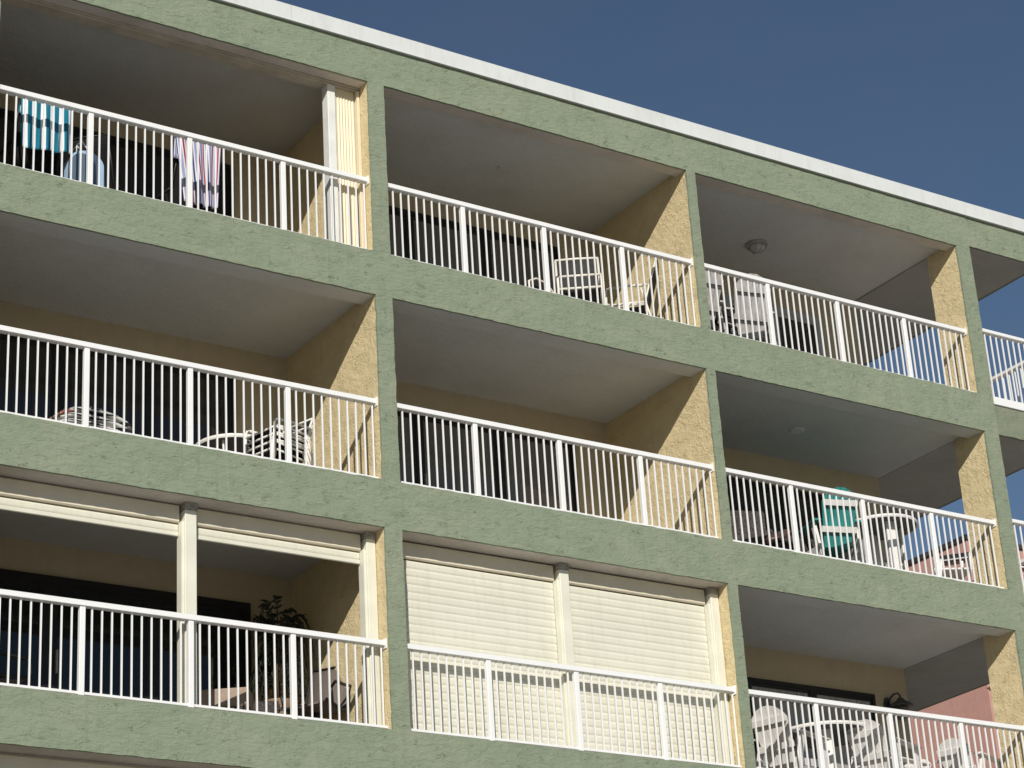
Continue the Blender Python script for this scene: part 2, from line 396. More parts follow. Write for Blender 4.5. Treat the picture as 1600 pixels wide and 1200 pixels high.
# roof cap: a folded white coping in sheets
xs = [-9.4, -5.1, -1.0, 3.05, 7.1, X4 + 0.06]
m = MB()
for a, b_ in zip(xs, xs[1:]):
    m.box(a + 0.002, b_ - 0.002, -0.035, 0.25, 0.511, 0.716)
m.box(-9.4, X4 + 0.06, -0.041, -0.0355, 0.505, 0.520)
bpart(m, 'roof_cap', CAPW)

# sliding doors and windows on the back wall
def door(x0, x1, z0, z1, n, frame, glass, fw=0.055, blabel=None):
    m = MB(); y = DEP - 0.05
    m.box(x0, x1, y, DEP + 0.001, z1 - fw, z1); m.box(x0, x1, y, DEP + 0.001, z0, z0 + fw)
    m.box(x0, x0 + fw, y, DEP + 0.001, z0 + fw, z1 - fw); m.box(x1 - fw, x1, y, DEP + 0.001, z0 + fw, z1 - fw)
    w = (x1 - x0) / n
    for i in range(1, n):
        xx = x0 + w * i; m.box(xx - fw * 0.8, xx + fw * 0.8, y + 0.004, DEP + 0.001, z0 + fw, z1 - fw)
    for i in range(n):
        a = x0 + w * i + fw * (1 if i == 0 else 0.8); c = x0 + w * (i + 1) - fw * (1 if i == n - 1 else 0.8)
        s = 0.03; m.box(a, a + s, y + 0.01, DEP, z0 + fw, z1 - fw); m.box(c - s, c, y + 0.01, DEP, z0 + fw, z1 - fw)
        m.box(a + s, c - s, y + 0.01, DEP, z1 - fw - 0.05, z1 - fw)
    o = bpart(m, 'sliding_door', frame)
    hm = MB(); hx = x0 + w + fw * 0.8 + 0.015; hm.cbox(hx - 0.012, hx + 0.012, y - 0.035, y + 0.009, z0 + 0.85, z0 + 1.1, 0.004); hm.build('handle', RINGM, o)
    for i in range(n):
        a = x0 + w * i + fw + 0.03; c = x0 + w * (i + 1) - fw - 0.03
        p = MB(); p.box(a - 0.02, c + 0.02, y + 0.02, DEP - 0.012, z0 + fw, z1 - fw - 0.05)
        p.build('pane', glass, o)
    return o
door(-3.95, -0.70, B[0], T[0] - 0.27, 3, DFRAME, GLASS)
door(0.60, 4.05, B[0], T[0] - 0.285, 3, DFRAME, GLASSG)
door(6.75, 8.50, B[0], T[0] - 0.37, 2, GFRAME, GLASS, 0.09)
door(-3.95, -0.70, B[1], T[1] - 0.29, 3, DFRAME, GLASS)
door(0.60, 4.06, B[1], T[1] - 0.29, 3, DFRAME, GLASSG)
door(5.40, 8.46, B[1], T[1] - 0.36, 3, DFRAME, GLASS)
door(-4.10, -0.55, B[2], T[2] - 0.29, 3, DFRAME, GLASST, 0.09)
door(0.60, 4.05, B[2], T[2] - 0.29, 3, DFRAME, GLASS)
door(5.40, 8.63, B[2], T[2] - 0.35, 3, DFRAME, GLASSC)
for k in range(3): door(-8.6, -5.2, B[k], T[k] - 0.29, 3, DFRAME, GLASS)
for a in (-8.6, -4.0, 0.6, 5.4): door(a, a + 3.4, B[3], T[3] - 0.29, 3, DFRAME, GLASS)

# ------------------------------------------------------------------ railings: each a thing of its own
YR = 0.11; PITCH = 1.1435 / 11
def railing(x0, x1, posts, k, label, group='white balcony railings along the front'):
    zb = B[k]; root = thing('balcony_railing', label, 'railing', ((x0 + x1) / 2, YR, zb), 0, group)
    ox = -(x0 + x1) / 2
    L, Rr = x0 + ox, x1 + ox
    m = MB(); m.cbox(L, Rr, -0.041, 0.041, 0.914, 0.970, 0.003); m.build('top_rail', WHITE, root)
    m = MB(); m.cbox(L, Rr, -0.017, 0.017, 0.034, 0.062, 0.003); m.build('bottom_rail', WHITE, root)
    m = MB(); m.box(Rr - 0.012, Rr, -0.055, 0.055, 0.885, 0.99); m.build('wall_bracket', WHITE, root)
    for p in posts:
        m = MB(); m.cbox(p + ox - 0.029, p + ox + 0.029, -0.027, 0.027, 0.0, 0.913, 0.004)
        m.box(p + ox - 0.034, p + ox + 0.034, -0.034, 0.034, 0.0, 0.02)
        m.build('post', WHITE, root)
    proto = None
    js = []
    for i, p in enumerate(posts):
        if i == 0: js += [p - j * PITCH for j in range(1, 14)]
        nxt = posts[i + 1] if i + 1 < len(posts) else None
        if nxt: js += [p + (nxt - p) * j / 11 for j in range(1, 11)]
        else: js += [p + j * PITCH for j in range(1, 14)]
    for x in sorted(js):
        if x < x0 + 0.015 or x > x1 - 0.013: continue
        if proto is None:
            proto = MB().box(-0.008, 0.008, -0.008, 0.008, 0.060, 0.916).build('baluster', WHITE, root); o = proto
        else:
            o = proto.copy(); COL.objects.link(o); o.parent = root
        o.location = (x + ox, 0, 0)
    return root
PA, PB, PC = (-3.372, -2.222, -1.08), (1.277, 2.42, 3.565), (5.842, 7.0, 8.155)
BAY = {'A': (-4.45, 0.0, PA), 'B': (0.213, 4.624, PB), 'C': (4.762, 9.257, PC)}
RL = {('A', 0): 'white railing in front of the two striped hanging towels on the top floor',
      ('B', 0): 'white railing in front of the white framed mesh chairs on the top floor',
      ('C', 0): 'white railing in front of the tall white slatted chairs on the top floor',
      ('A', 1): 'white railing in front of the stacked chairs, round table and striped cushion pile',
      ('B', 1): 'white railing of the empty balcony without any furniture, in the middle',
      ('C', 1): 'white railing in front of the teal chair and teal round table',
      ('A', 2): 'white railing under the half raised roller shutters, in front of the potted plant',
      ('B', 2): 'white railing in front of the fully closed cream roller shutters',
      ('C', 2): 'white railing in front of the white slatted chairs and the black wall lantern'}
for k in range(3):
    for n in 'ABC':
        a, b_, P = BAY[n]; railing(a, b_, P, k, RL[(n, k)])
# corner walkway: front railing and the side railing going back, joined at the corner: one thing a storey
def corner_railing(k, label):
    root = thing('corner_railing', label, 'railing', (9.51, 0.035, B[k]), 0, 'corner walkway railings')
    L = X4 - 9.51
    m = MB(); m.cbox(0, L, -0.04, 0.04, 0.955, 1.01, 0.008); m.build('top_rail', WHITE, root)
    m = MB(); m.cbox(0, L + 0.03, -0.045, 0.03, -0.115, 0.0, 0.004); m.build('bottom_rail', WHITE, root)
    m = MB(); m.cbox(L - 0.04, L + 0.04, 0.041, YB, 0.955, 1.01, 0.008); m.build('top_rail', WHITE, root)
    m = MB(); m.cbox(L - 0.03, L + 0.03, 0.031, YB, -0.10, 0.0, 0.004); m.build('bottom_rail', WHITE, root)
    pr = MB().box(-0.008, 0.008, -0.008, 0.008, -0.001, 0.957).build('baluster', WHITE, root)
    first = True; x = 0.055
    while x < L - 0.05:
        o = pr if first else pr.copy()
        if not first: COL.objects.link(o); o.parent = root
        first = False; o.location = (x, 0, 0); x += 0.106
    y = 0.15
    while y < YB:
        o = pr.copy(); COL.objects.link(o); o.parent = root; o.location = (L, y, 0); y += 0.116
    m = MB(); m.cbox(L - 0.029, L + 0.029, -0.029, 0.029, 0.0, 0.956, 0.004); m.build('post', WHITE, root)
corner_railing(0, 'white corner railing against the blue sky, on the top floor past the last pier')
corner_railing(1, 'white corner railing on the middle floor, with pink building behind it')
corner_railing(2, 'white corner railing on the lowest floor past the last pier')

# ------------------------------------------------------------------ roller shutters
def slat_curtain(x0, x1, z0, z1, y, pitch=0.0915, dep=0.010):
    n = max(1, int(round((z1 - z0) / pitch))); p = (z1 - z0) / n; rows = []
    prof = [(0.0, 0.0), (0.05, 0.4), (0.12, 0.68), (0.22, 0.9), (0.34, 1.0), (0.44, 0.95), (0.50, 0.86), (0.56, 0.93), (0.68, 0.92), (0.80, 0.72), (0.90, 0.42), (0.97, 0.08)]
    for i in range(n):
        for t, q in prof: rows.append((y - dep * q, z1 - (i + t) * p))
    m = MB(); vs = []; fs = []
    for yy, zz in rows: vs += [(x0, yy, zz), (x1, yy, zz), (x0, yy + 0.012, zz), (x1, yy + 0.012, zz)]
    for i in range(len(rows) - 1):
        a = i * 4; fs += [(a, a + 1, a + 5, a + 4), (a + 2, a + 6, a + 7, a + 3)]
    fs += [(0, 2, 3, 1), (len(vs) - 4, len(vs) - 3, len(vs) - 1, len(vs) - 2)]
    m.add(vs, fs); return m
def shutter(x0, x1, k, drop, label, posts):
    zt = T[k] - 0.001; root = thing('roller_shutter', label, 'shutter', (x0, 0.28, B[k]), 0, 'cream roller shutters on the lowest floor')
    def b(mb, name, mat, smooth=False):
        mb.v = [(p[0] - x0, p[1] - 0.28, p[2] - B[k]) for p in mb.v]; return mb.build(name, mat, root, smooth)
    m = MB(); m.cbox(x0, x1, 0.270, 0.46, zt - 0.20, zt - 0.014, 0.012); b(m, 'shutter_box', CREAMB)
    bot = B[k] + 0.012 if drop is None else zt - 0.215 - drop
    b(slat_curtain(x0 + 0.004, x1 - 0.004, bot + (0.0 if drop is None else 0.05), zt - 0.215, 0.305), 'slat_curtain', CREAM, True)
    if drop is not None:
        m = MB(); m.cbox(x0 + 0.004, x1 - 0.004, 0.288, 0.32, bot, bot + 0.048, 0.006); b(m, 'bottom_bar', CREAMP)
    for a, c in posts:
        m = MB(); m.cbox(a, c, 0.195, 0.33, B[k] + 0.001, zt, 0.006)
        m.box(a - 0.028, a, 0.225, 0.33, B[k] + 0.001, zt - 0.2); 
        b(m, 'guide_post', CREAMP)
        m = MB(); m.box(a - 0.004, c + 0.004, 0.190, 0.34, zt - 0.085, zt - 0.0015); b(m, 'post_cap', CAPG)
CAPG = plain('weathered_metal_cap', (0.36, 0.34, 0.30), 0.7, 0.3, 0.25, 40)
shutter(0.225, 2.335, 2, None, 'fully lowered cream roller shutter beside the green pier, wider one', [(2.365, 2.490)])
shutter(2.495, 4.470, 2, None, 'fully lowered cream roller shutter next to the yellow side wall', [(4.50, 4.615)])
shutter(-4.40, -2.265, 2, 0.13, 'mostly raised cream roller shutter over the blue tinted sliding door', [(-2.235, -2.105)])
shutter(-2.10, -0.150, 2, 0.13, 'mostly raised cream roller shutter over the potted plant and swivel chair', [(-0.12, -0.008)])
for a, c in ((-4.40, -2.265), (-2.10, -0.15)):
    m = MB(); m.cbox(a, c, 0.27, 0.46, T[3] - 0.2, T[3] - 0.022, 0.012)
    o = m.build('shutter_box', CREAMB); 
    o.name = 'roller_shutter_housing'
    tag(o, 'rolled up shutter housing under the lowest green beam, ' + ('at the corner of the photo' if a < -3 else 'nearer the pier'), 'shutter')
# accordion shutter folded against the wall on the top floor
acc = thing('accordion_shutter', 'buff accordion storm shutter folded against the yellow wall on the top floor', 'shutter', (-0.2, 0.28, B[0]))
m = MB(); n = 14; a, c = -0.315, -0.045
zz0, zz1 = 0.03, OPEN - 0.042
pts = []
for i in range(n + 1):
    x = a + (c - a) * i / n; pts.append((x + 0.2, (-0.04 if i % 2 else -0.028), 0))
for i in range(n):
    p, q = pts[i], pts[i + 1]
    m.slab([(p[0], p[1], zz0), (q[0], q[1], zz0), (q[0], q[1], zz1), (p[0], p[1], zz1)], (0, 0.07, 0))
m.build('folded_panels', BUFF, acc)
m = MB(); m.cbox(-0.42 + 0.2, -0.32 + 0.2, -0.075, 0.06, 0.02, zz1, 0.006)
m.build('lead_post', OFFW, acc)
m = MB(); m.lathe([(0.0, 0), (0.016, 0), (0.016, 0.012), (0, 0.012)], (0, 0, 0), 10)
m.v = [(-0.165 + p[0], -0.0755 - p[2], 1.02 + p[1]) for p in m.v]; m.build('lock', TUBEB, acc)
m = MB(); m.cbox(-0.04 + 0.2, -0.004 + 0.2, -0.09, 0.06, 0.02, zz1, 0.004); m.build('wall_strip', BUFF, acc)
m = MB(); m.cbox(-4.41 + 0.2, -0.004 + 0.2, -0.075, 0.075, zz1 + 0.002, OPEN - 0.001, 0.006); m.cbox(-4.41 + 0.2, 0.196, -0.1, -0.0755, OPEN - 0.022, OPEN - 0.002, 0.003)
m.build('header_track', TRACK, acc)

# ------------------------------------------------------------------ chairs
def adirondack(name, label, loc, rz, slat, frame, sh=0.38, bt=1.0, w=0.62, group=None, lean=0.30, arm=None):
    """slatted fan-back chair; the sitter looks along local -y"""
    r = thing(name, label, 'chair', loc, rz, group)
    m = MB()
    for i in range(6):
        y = -0.27 + i * 0.092; z = sh - 0.012 * i
        m.cbox(-w / 2 + 0.03, w / 2 - 0.03, y, y + 0.078, z - 0.02, z, 0.003)
    m.build('seat', slat, r)
    y0, z0, y1 = 0.24, sh - 0.10, 0.24 + lean
    m = MB(); n = 6
    for i in range(n):
        u = (i + 0.5) / n * 2 - 1; hw = 0.5 / n
        xb, xt = u * (w / 2 - 0.07), u * (w / 2 + 0.02)
        wb, wt = (w - 0.14) / n * 0.46, (w + 0.04) / n * 0.46
        def pt(s, f, sc=1.0): 
            x = xb + (xt - xb) * f + s * (wb + (wt - wb) * f)
            return (x, y0 + (y1 - y0) * f, z0 + (bt - z0) * f)
        cf = lambda x: 1.0 - 0.20 * (abs(x) / (w / 2)) ** 2.2
        fl = cf(xt - wt); fr = cf(xt + wt); fm = cf(xt) + 0.006
        m.slab([pt(-1, 0), pt(1, 0), pt(1, fr), pt(0, fm), pt(-1, fl)], (0, 0.02, 0.006))
    m.build('backrest', slat, r)
    for f, ww in ((0.30, w - 0.02), (0.74, w - 0.04)):
        p = Vector((0, y0 + (y1 - y0) * f + 0.045, z0 + (bt - z0) * f))
        m = MB(); m.bar(p - Vector((ww / 2, 0, 0)), p + Vector((ww / 2, 0, 0)), 0.075, 0.03, (0, y1 - y0, bt - z0)); m.build('back_brace', frame, r)
    ah = sh + 0.26
    for s in (-1, 1):
        x = s * (w / 2 + 0.03)
        m = MB(); m.cbox(x - 0.055, x + 0.055, -0.36, 0.36, ah - 0.024, ah, 0.006); m.build('armrest', arm or frame, r)
        m = MB(); m.bar((x, -0.27, 0), (x, -0.27, ah - 0.024), 0.035, 0.11); m.build('leg', frame, r)
        m = MB(); m.bar((x, 0.46, 0), (x, 0.22, ah - 0.024), 0.035, 0.09); m.build('leg', frame, r)
        m = MB(); m.bar((x * 0.93, -0.26, sh - 0.06), (x * 0.93, 0.40, sh - 0.13), 0.025, 0.09); m.build('seat_rail', frame, r)
    if sh > 0.5:
        m = MB(); m.cbox(-w / 2 - 0.02, w / 2 + 0.02, -0.36, -0.27, 0.20, 0.225, 0.004); m.cbox(-w / 2 - 0.02, w / 2 + 0.02, 0.36, 0.385, 0.25, 0.32, 0.004); m.build('footrest', frame, r)
    return r

def sling_chair(name, label, loc, rz, tube, sling, w=0.54, sh=0.42, bt=0.98, ah=0.62, group=None, bars=False, tr=0.014, lean=0.28):
    r = thing(name, label, 'chair', loc, rz, group); h = w / 2
    for s in (-1, 1):
        x = s * h
        m = MB(); m.tube([(x, -0.27, 0.0), (x, -0.265, ah - 0.06), (x, -0.25, ah - 0.015), (x, -0.215, ah)], tr); m.build('leg', tube, r, True)
        m = MB(); m.tube([(x, 0.34, 0.0), (x, 0.25, sh * 0.6), (x, 0.17, ah - 0.03)], tr); m.build('leg', tube, r, True)
        m = MB(); m.tube([(x, -0.215, ah), (x, 0.0, ah + 0.012), (x, 0.25, ah + 0.005)], tr * 1.25); m.build('armrest', tube, r, True)
    rows = []
    for i in range(7):
        t = i / 6; y = -0.26 + 0.46 * t; z = sh - 0.04 * t - 0.03 * math.sin(PI * t); rows.append([(-h + 0.02, y, z), (0, y, z - 0.012), (h - 0.02, y, z)])
    m = MB(); m.sheet(rows, 0.006); st = m.build('seat', sling, r, True)
    m = MB(); m.tube([(-h, -0.265, sh), (h, -0.265, sh)], tr); 
    if bars: m.tube([(-h, -0.26, ah - 0.02), (h, -0.26, ah - 0.02)], tr)
    for s in (-1, 1): m.tube([(s * h, -0.265, sh), (s * h, 0.2, sh - 0.04), (s * h, 0.2 + lean * 0.5, (sh + bt) / 2), (s * h, 0.2 + lean, bt)], tr)
    m.tube([(-h, 0.2 + lean, bt), (0, 0.2 + lean + 0.01, bt + 0.012), (h, 0.2 + lean, bt)], tr)
    m.build('frame', tube, r, True)
    rows = []
    for i in range(7):
        t = i / 6; y = 0.2 + lean * t; z = sh - 0.03 + (bt - sh + 0.02) * t; d = 0.02 * math.sin(PI * t); rows.append([(-h + 0.015, y, z), (0, y + d + 0.01, z), (h - 0.015, y, z)])
    m = MB(); m.sheet(rows, 0.006); m.build('backrest', sling, r, True)
    return r

def fac(dx, dy): return math.atan2(dx, -dy)      # rz so that the sitter looks along (dx, dy)

def round_table(name, label, loc, rad, h, top, rim, under, leg, legs='boards', group=None, rz=0.0):
    r = thing(name, label, 'table', loc, rz, group)
    m = MB(); m.lathe([(0.0, h - 0.022), (rad - 0.02, h - 0.022), (rad - 0.02, h), (0.0, h)], n=40); m.build('tabletop', top, r)
    m = MB(); m.lathe([(rad - 0.019, h - 0.035), (rad - 0.004, h - 0.038), (rad + 0.004, h - 0.02), (rad, h + 0.004), (rad - 0.019, h + 0.005)], n=48); 
    m.f = m.f[:-2]
    n = 48; m.f += [(4 * n + k, 4 * n + (k + 1) % n, (k + 1) % n, k) for k in range(n)]
    m.build('rim', rim, r)
    m = MB(); m.lathe([(0.0, h - 0.03), (rad - 0.021, h - 0.03), (rad - 0.021, h - 0.0225), (0, h - 0.0225)], n=40); m.build('underside', under, r)
    for q in range(4):
        a = PI / 4 + q * PI / 2; c, s = math.cos(a), math.sin(a); m = MB()
        if legs == 'boards': m.bar((c * rad * 0.55, s * rad * 0.55, 0), (c * rad * 0.55, s * rad * 0.55, h - 0.03), 0.12, 0.035, (-s, c, 0))
        else: m.tube([(c * rad * 0.85, s * rad * 0.85, 0), (c * rad * 0.7, s * rad * 0.7, h * 0.5), (c * rad * 0.8, s * rad * 0.8, h - 0.03)], 0.013)
        m.build('leg', leg, r)
    if legs == 'boards':
        m = MB(); z = h * 0.42
        for q in range(2):
            a = PI / 4 + q * PI / 2; c, s = math.cos(a) * rad * 0.54, math.sin(a) * rad * 0.54
            m.bar((-c, -s, z + q * 0.041), (c, s, z + q * 0.041), 0.035, 0.04, (0, 0, 1))
        m.build('stretcher', leg, r)
    return r

# ---- top floor, first balcony: towels on chair backs, bag
b1, b2, b3 = B[0], B[1], B[2]
G1 = 'dark patio chairs on the top floor balcony'
sling_chair('patio_chair', 'dark high backed chair under the teal and white striped towel', (-3.79, 0.86, b1), PI, TUBEB, BLACKF, 0.52, 0.44, 1.07, 0.66)
sling_chair('patio_chair', 'dark high backed chair under the red, white and navy striped towel', (-1.87, 1.12, b1), PI + 0.1, TUBEB, BLACKF, 0.52, 0.46, 1.20, 0.68)
sling_chair('patio_chair', 'dark empty patio chair between the two hanging towels', (-2.75, 1.3, b1), PI * 0.75, TUBEB, BLACKF, 0.56, 0.42, 1.12, 0.64)

def towel(name, label, x0, x1, xb0, xb1, y, zt, zb0, zb1, mat, back=0.25, waves=3.5, amp=0.016, skew=0.0):
    """cloth hung over a bar: long front fall and a short rear fall"""
    rows = []; C = 29; R = 22; ph = random.random() * 6
    me_uv = []
    for i in range(R + 6):
        row = []
        for j in range(C):
            u = j / (C - 1)
            if i < 6:
                t = 1 - i / 5; z = zt - back * t; f = 0; yy = y + 0.05 + 0.03 * t
            else:
                t = (i - 6) / (R - 1); zb = zb0 + (zb1 - zb0) * u + 0.008 * math.sin(u * 21 + ph); z = zt + 0.012 * (1 - t) * (1 if t < 0.1 else 0) + (zb - zt) * t; f = t; yy = y
            x = (x0 + (x1 - x0) * u) * (1 - f) + (xb0 + (xb1 - xb0) * u) * f
            fold = math.sin(u * waves * 2 * PI + ph + 0.8 * f) * amp * (0.35 + 0.9 * f) + 0.006 * math.sin(u * 31 + 5 * f)
            row.append((x + skew * f * math.sin(PI * u) * 0.05, yy + fold, z - 0.012 * math.sin(u * 2 * PI * 1.3) ** 2))
            me_uv.append(u)
        rows.append(row)
    m = MB(); Rr = len(rows); vs = [p for r in rows for p in r]
    fs = [(i * C + j, i * C + j + 1, (i + 1) * C + j + 1, (i + 1) * C + j) for i in range(Rr - 1) for j in range(C - 1)]
    cx, cz = (x0 + x1) / 2, zt
    m.add([(p[0] - cx, p[1] - y, p[2] - cz) for p in vs], fs)
    o = m.build(name, mat, None, True); o.location = (cx, y, cz)
    uvl = o.data.uv_layers.new(name='UVMap')
    for p in o.data.polygons:
        for li in p.loop_indices: uvl.data[li].uv = (me_uv[o.data.loops[li].vertex_index] + 0.06, 0.5)
    md = o.modifiers.new('thickness', 'SOLIDIFY'); md.thickness = 0.006
    return tag(o, label, 'towel')
towel('beach_towel', 'teal and white striped towel hanging over a chair back on the top floor', -4.06, -3.50, -4.05, -3.49, 0.335, -1.10, -1.755, -1.69, TOW1, 0.2, 2.6, 0.016)
towel('beach_towel', 'red, white and navy striped towel hanging in folds behind the top railing', -2.16, -1.60, -2.06, -1.66, 0.57, -0.985, -1.80, -1.80, TOW2, 0.25, 3.6, 0.020, 0.8)

bag = thing('beach_bag', 'pale blue canvas bag with white rope handles beside the teal striped towel', 'bag', (-3.30, 0.46, b1), 0.0)
def bag_prof(w, h, n=14):
    pts = [(-w / 2, 0), (w / 2, 0)]
    for i in range(n + 1):
        a = PI * i / n; pts.append((w / 2 * 0.92 * math.cos(a) ** 1 if True else 0, h * 0.74 + h * 0.26 * math.sin(a)))
    return pts
m = MB(); m.slab([(x, -0.11, z) for x, z in bag_prof(0.42, 0.60)], (0, 0.24, 0)); m.build('body', BAGL, bag)
m = MB(); m.slab([(x - 0.05, -0.128, z) for x, z in bag_prof(0.31, 0.55)], (0, 0.016, 0)); m.build('shaded_panel', BAGD, bag)  # dark panel painting the bag's shaded left face, not a real pocket
for s in (-0.03, 0.09):
    m = MB(); m.tube([(-0.09, s, 0.58), (-0.085, s, 0.70), (-0.04, s - 0.02, 0.74), (0.02, s - 0.01, 0.68), (0.07, s, 0.58)], 0.008, 6); m.build('handle', ROPE, bag, True)

# ---- top floor, middle balcony
sling_chair('patio_chair', 'cream tube chair with charcoal mesh facing outwards beside the top floor sliding door', (3.30, 0.66, b1), fac(-0.57, -0.82), TUBEC, MESHD, 0.53, 0.42, 1.18, 0.61, bars=True, tr=0.017, lean=0.27)
sling_chair('patio_chair', 'cream tube mesh chair side on, against the sunlit yellow wall on the top floor', (4.08, 0.72, b1), fac(-0.78, 0.62), TUBEC, MESHD, 0.50, 0.42, 1.02, 0.64, tr=0.014, lean=0.2)
ott = thing('footstool', 'low cream tube footstool with curved rail left of the cream mesh chairs', 'footstool', (2.62, 0.86, b1), 0.3)
m = MB(); m.tube([(-0.22, -0.25, 0.0), (-0.23, -0.25, 0.42), (-0.1, -0.26, 0.49), (0.1, -0.26, 0.49), (0.23, -0.25, 0.42), (0.22, -0.25, 0.0)], 0.014); m.build('leg', TUBEC, ott, True)
m = MB(); m.tube([(-0.22, 0.2, 0.0), (-0.23, 0.2, 0.38), (0.23, 0.2, 0.38), (0.22, 0.2, 0.0)], 0.014); m.build('leg', TUBEC, ott, True)
m = MB(); m.sheet([[(-0.22, -0.25 + 0.45 * i / 5, 0.41 - 0.03 * math.sin(PI * i / 5)), (0.22, -0.25 + 0.45 * i / 5, 0.41 - 0.03 * math.sin(PI * i / 5))] for i in range(6)], 0.006); m.build('seat', MESHD, ott)

# ---- top floor, corner balcony: two tall slatted chairs seen from behind
adirondack('slatted_chair', 'tall white fan backed chair whose rounded top rises above the top railing', (6.13, 1.05, b1), fac(0.25, 0.97), POLYG, POLYG, 0.60, 1.27, 0.52)
adirondack('slatted_chair', 'tall white fan backed chair half hidden behind the green pier on the top floor', (5.25, 1.05, b1), fac(0.12, 0.99), POLYG, POLYG, 0.60, 1.22, 0.60)
sl = thing('storage_box', 'black storage box with lid between the two tall white fan backed chairs', 'box', (5.70, 0.98, b1), 0.15)
m = MB(); m.cbox(-0.17, 0.17, -0.2, 0.2, 0.0, 0.72, 0.015); m.build('body', BLACKF, sl)
m = MB(); m.cbox(-0.185, 0.185, -0.215, 0.215, 0.722, 0.78, 0.012); m.build('lid', TUBEB, sl)
m = MB(); m.tube([(-0.07, -0.205, 0.58), (-0.07, -0.235, 0.60), (0.07, -0.235, 0.60), (0.07, -0.205, 0.58)], 0.01, 6); m.build('handle', POLYG, sl)

# ---- ceiling fixtures
cl = thing('ceiling_light', 'round glass ceiling light with ring on the top corner balcony ceiling', 'lamp', (6.84, 1.335, 0.08))
m = MB(); m.lathe([(0.0, 0), (0.15, 0), (0.155, -0.018), (0.148, -0.035), (0.10, -0.04), (0, -0.04)]); m.build('ring', RINGM, cl, False)
m = MB(); m.lathe([(0.112, -0.0402), (0.11, -0.066), (0.085, -0.10), (0.042, -0.118), (0.0, -0.122)]); m.build('lamp_shade', LENS, cl, True)
for k in range(8):
    a = k * PI / 4
    m = MB(); m.tube([(0.116 * math.cos(a), 0.116 * math.sin(a), -0.04), (0.114 * math.cos(a), 0.114 * math.sin(a), -0.07), (0.088 * math.cos(a), 0.088 * math.sin(a), -0.105), (0.03 * math.cos(a), 0.03 * math.sin(a), -0.127)], 0.005, 5); m.build('cage_wire', RINGM, cl)
hk = thing('ceiling_hook', 'small curved plant hook on the middle top floor balcony ceiling', 'hook', (2.55, 1.11, 0.08))
m = MB(); m.lathe([(0.0, 0), (0.03, 0), (0.025, -0.012), (0, -0.012)], n=14); m.build('base_plate', CEIL, hk)
m = MB(); m.tube([(0, 0, -0.01), (-0.03, 0, -0.03), (-0.045, 0, -0.055), (-0.02, 0, -0.075), (0.04, 0, -0.06)], 0.007, 6); m.build('hook', RINGM, hk)
cp = MB(); cp.lathe([(0.0, 0), (0.10, 0), (0.10, -0.012), (0.085, -0.02), (0, -0.022)])
o = cp.build('ceiling_plate', CEIL); o.location = (7.055, 1.21, T[1] + 0.0795); tag(o, 'painted over round outlet cover on the ceiling above the teal chair', 'cover plate')

# ---- middle floor, first balcony
round_table('round_table', 'round table with white rim and dark underside beside the stacked chairs', (-1.07, 1.41, b2), 0.43, 0.70, UNDER, TUBEW, UNDER, TUBEW, 'tubes')
base = sling_chair('stacked_chair', 'white tube chair with dark sling, lowest of the stack by the yellow wall', (-0.90, 0.72, b2), fac(-0.94, -0.25), TUBEW, BLACKF, 0.46, 0.34, 0.58, 0.44, 'white chairs stacked by the yellow wall', tr=0.013, lean=0.10)
for i, lab in enumerate(('white tube chair with dark sling, second from the bottom of the stack', 'white tube chair with dark sling, third from the bottom of the stack', 'white tube chair with dark sling, topmost of the stack by the yellow wall')):
    copy_tree(base, (-0.90 + 0.01 * (i + 1), 0.72, b2 + 0.085 * (i + 1)), fac(-0.94, -0.25), lab)
def cushion(label, cx, cy, z, L, D, th, arch, mat, rz=0.0, tilt=0.0):
    rows = []; n = 16; P = []
    m = MB(); vs = []; fs = []; K = 10
    for i in range(n + 1):
        t = i / n * 2 - 1; e = (1 - abs(t) ** 6) ** 0.5 if abs(t) < 1 else 0.05
        zc = arch * math.cos(t * PI / 2) + tilt * t
        for k in range(K):
            a = 2 * PI * k / K; sy = math.copysign(abs(math.cos(a)) ** 0.6, math.cos(a)); sz = math.copysign(abs(math.sin(a)) ** 0.7, math.sin(a))
            vs.append((t * L / 2, sy * D / 2 * (0.6 + 0.4 * e), zc + sz * th / 2 * max(e, 0.25)))
    for i in range(n):
        for k in range(K): fs.append((i * K + k, i * K + (k + 1) % K, (i + 1) * K + (k + 1) % K, (i + 1) * K + k))
    fs += [tuple(range(K - 1, -1, -1)), tuple(range(n * K, (n + 1) * K))]
    m.add(vs, fs); o = m.build('cushion', mat, None, True); o.location = (cx, cy, z); o.rotation_euler = (0, 0, rz)
    return tag(o, label, 'cushion', None)
st = thing('bench', 'dark low bench buried under the striped cushion pile', 'bench', (-3.12, 0.72, b2), 0.05)
m = MB(); m.cbox(-0.42, 0.42, -0.22, 0.22, 0.16, 0.20, 0.006); m.build('seat', TUBEB, st)
for sx in (-1, 1):
    for sy in (-1, 1):
        m = MB(); m.box(sx * 0.36 - 0.02, sx * 0.36 + 0.02, sy * 0.18 - 0.02, sy * 0.18 + 0.02, 0, 0.159); m.build('leg', TUBEB, st)
GC = None
for i, lab in enumerate(('black and white striped cushion at the bottom of the sagging pile', 'black and white striped cushion in the middle of the sagging pile', 'black and white striped cushion near the top of the sagging pile')):
    cushion(lab, -3.08 + 0.02 * i, 0.70, b2 + 0.225 + 0.068 * i, 0.86 - 0.05 * i, 0.46, 0.065, 0.05 + 0.01 * i, STRC, 0.05, -0.03)
cushion('rust red patterned cushion lying on top of the striped pile', -3.30, 0.71, b2 + 0.40, 0.40, 0.42, 0.07, 0.02, RUST, 0.12, 0.055)

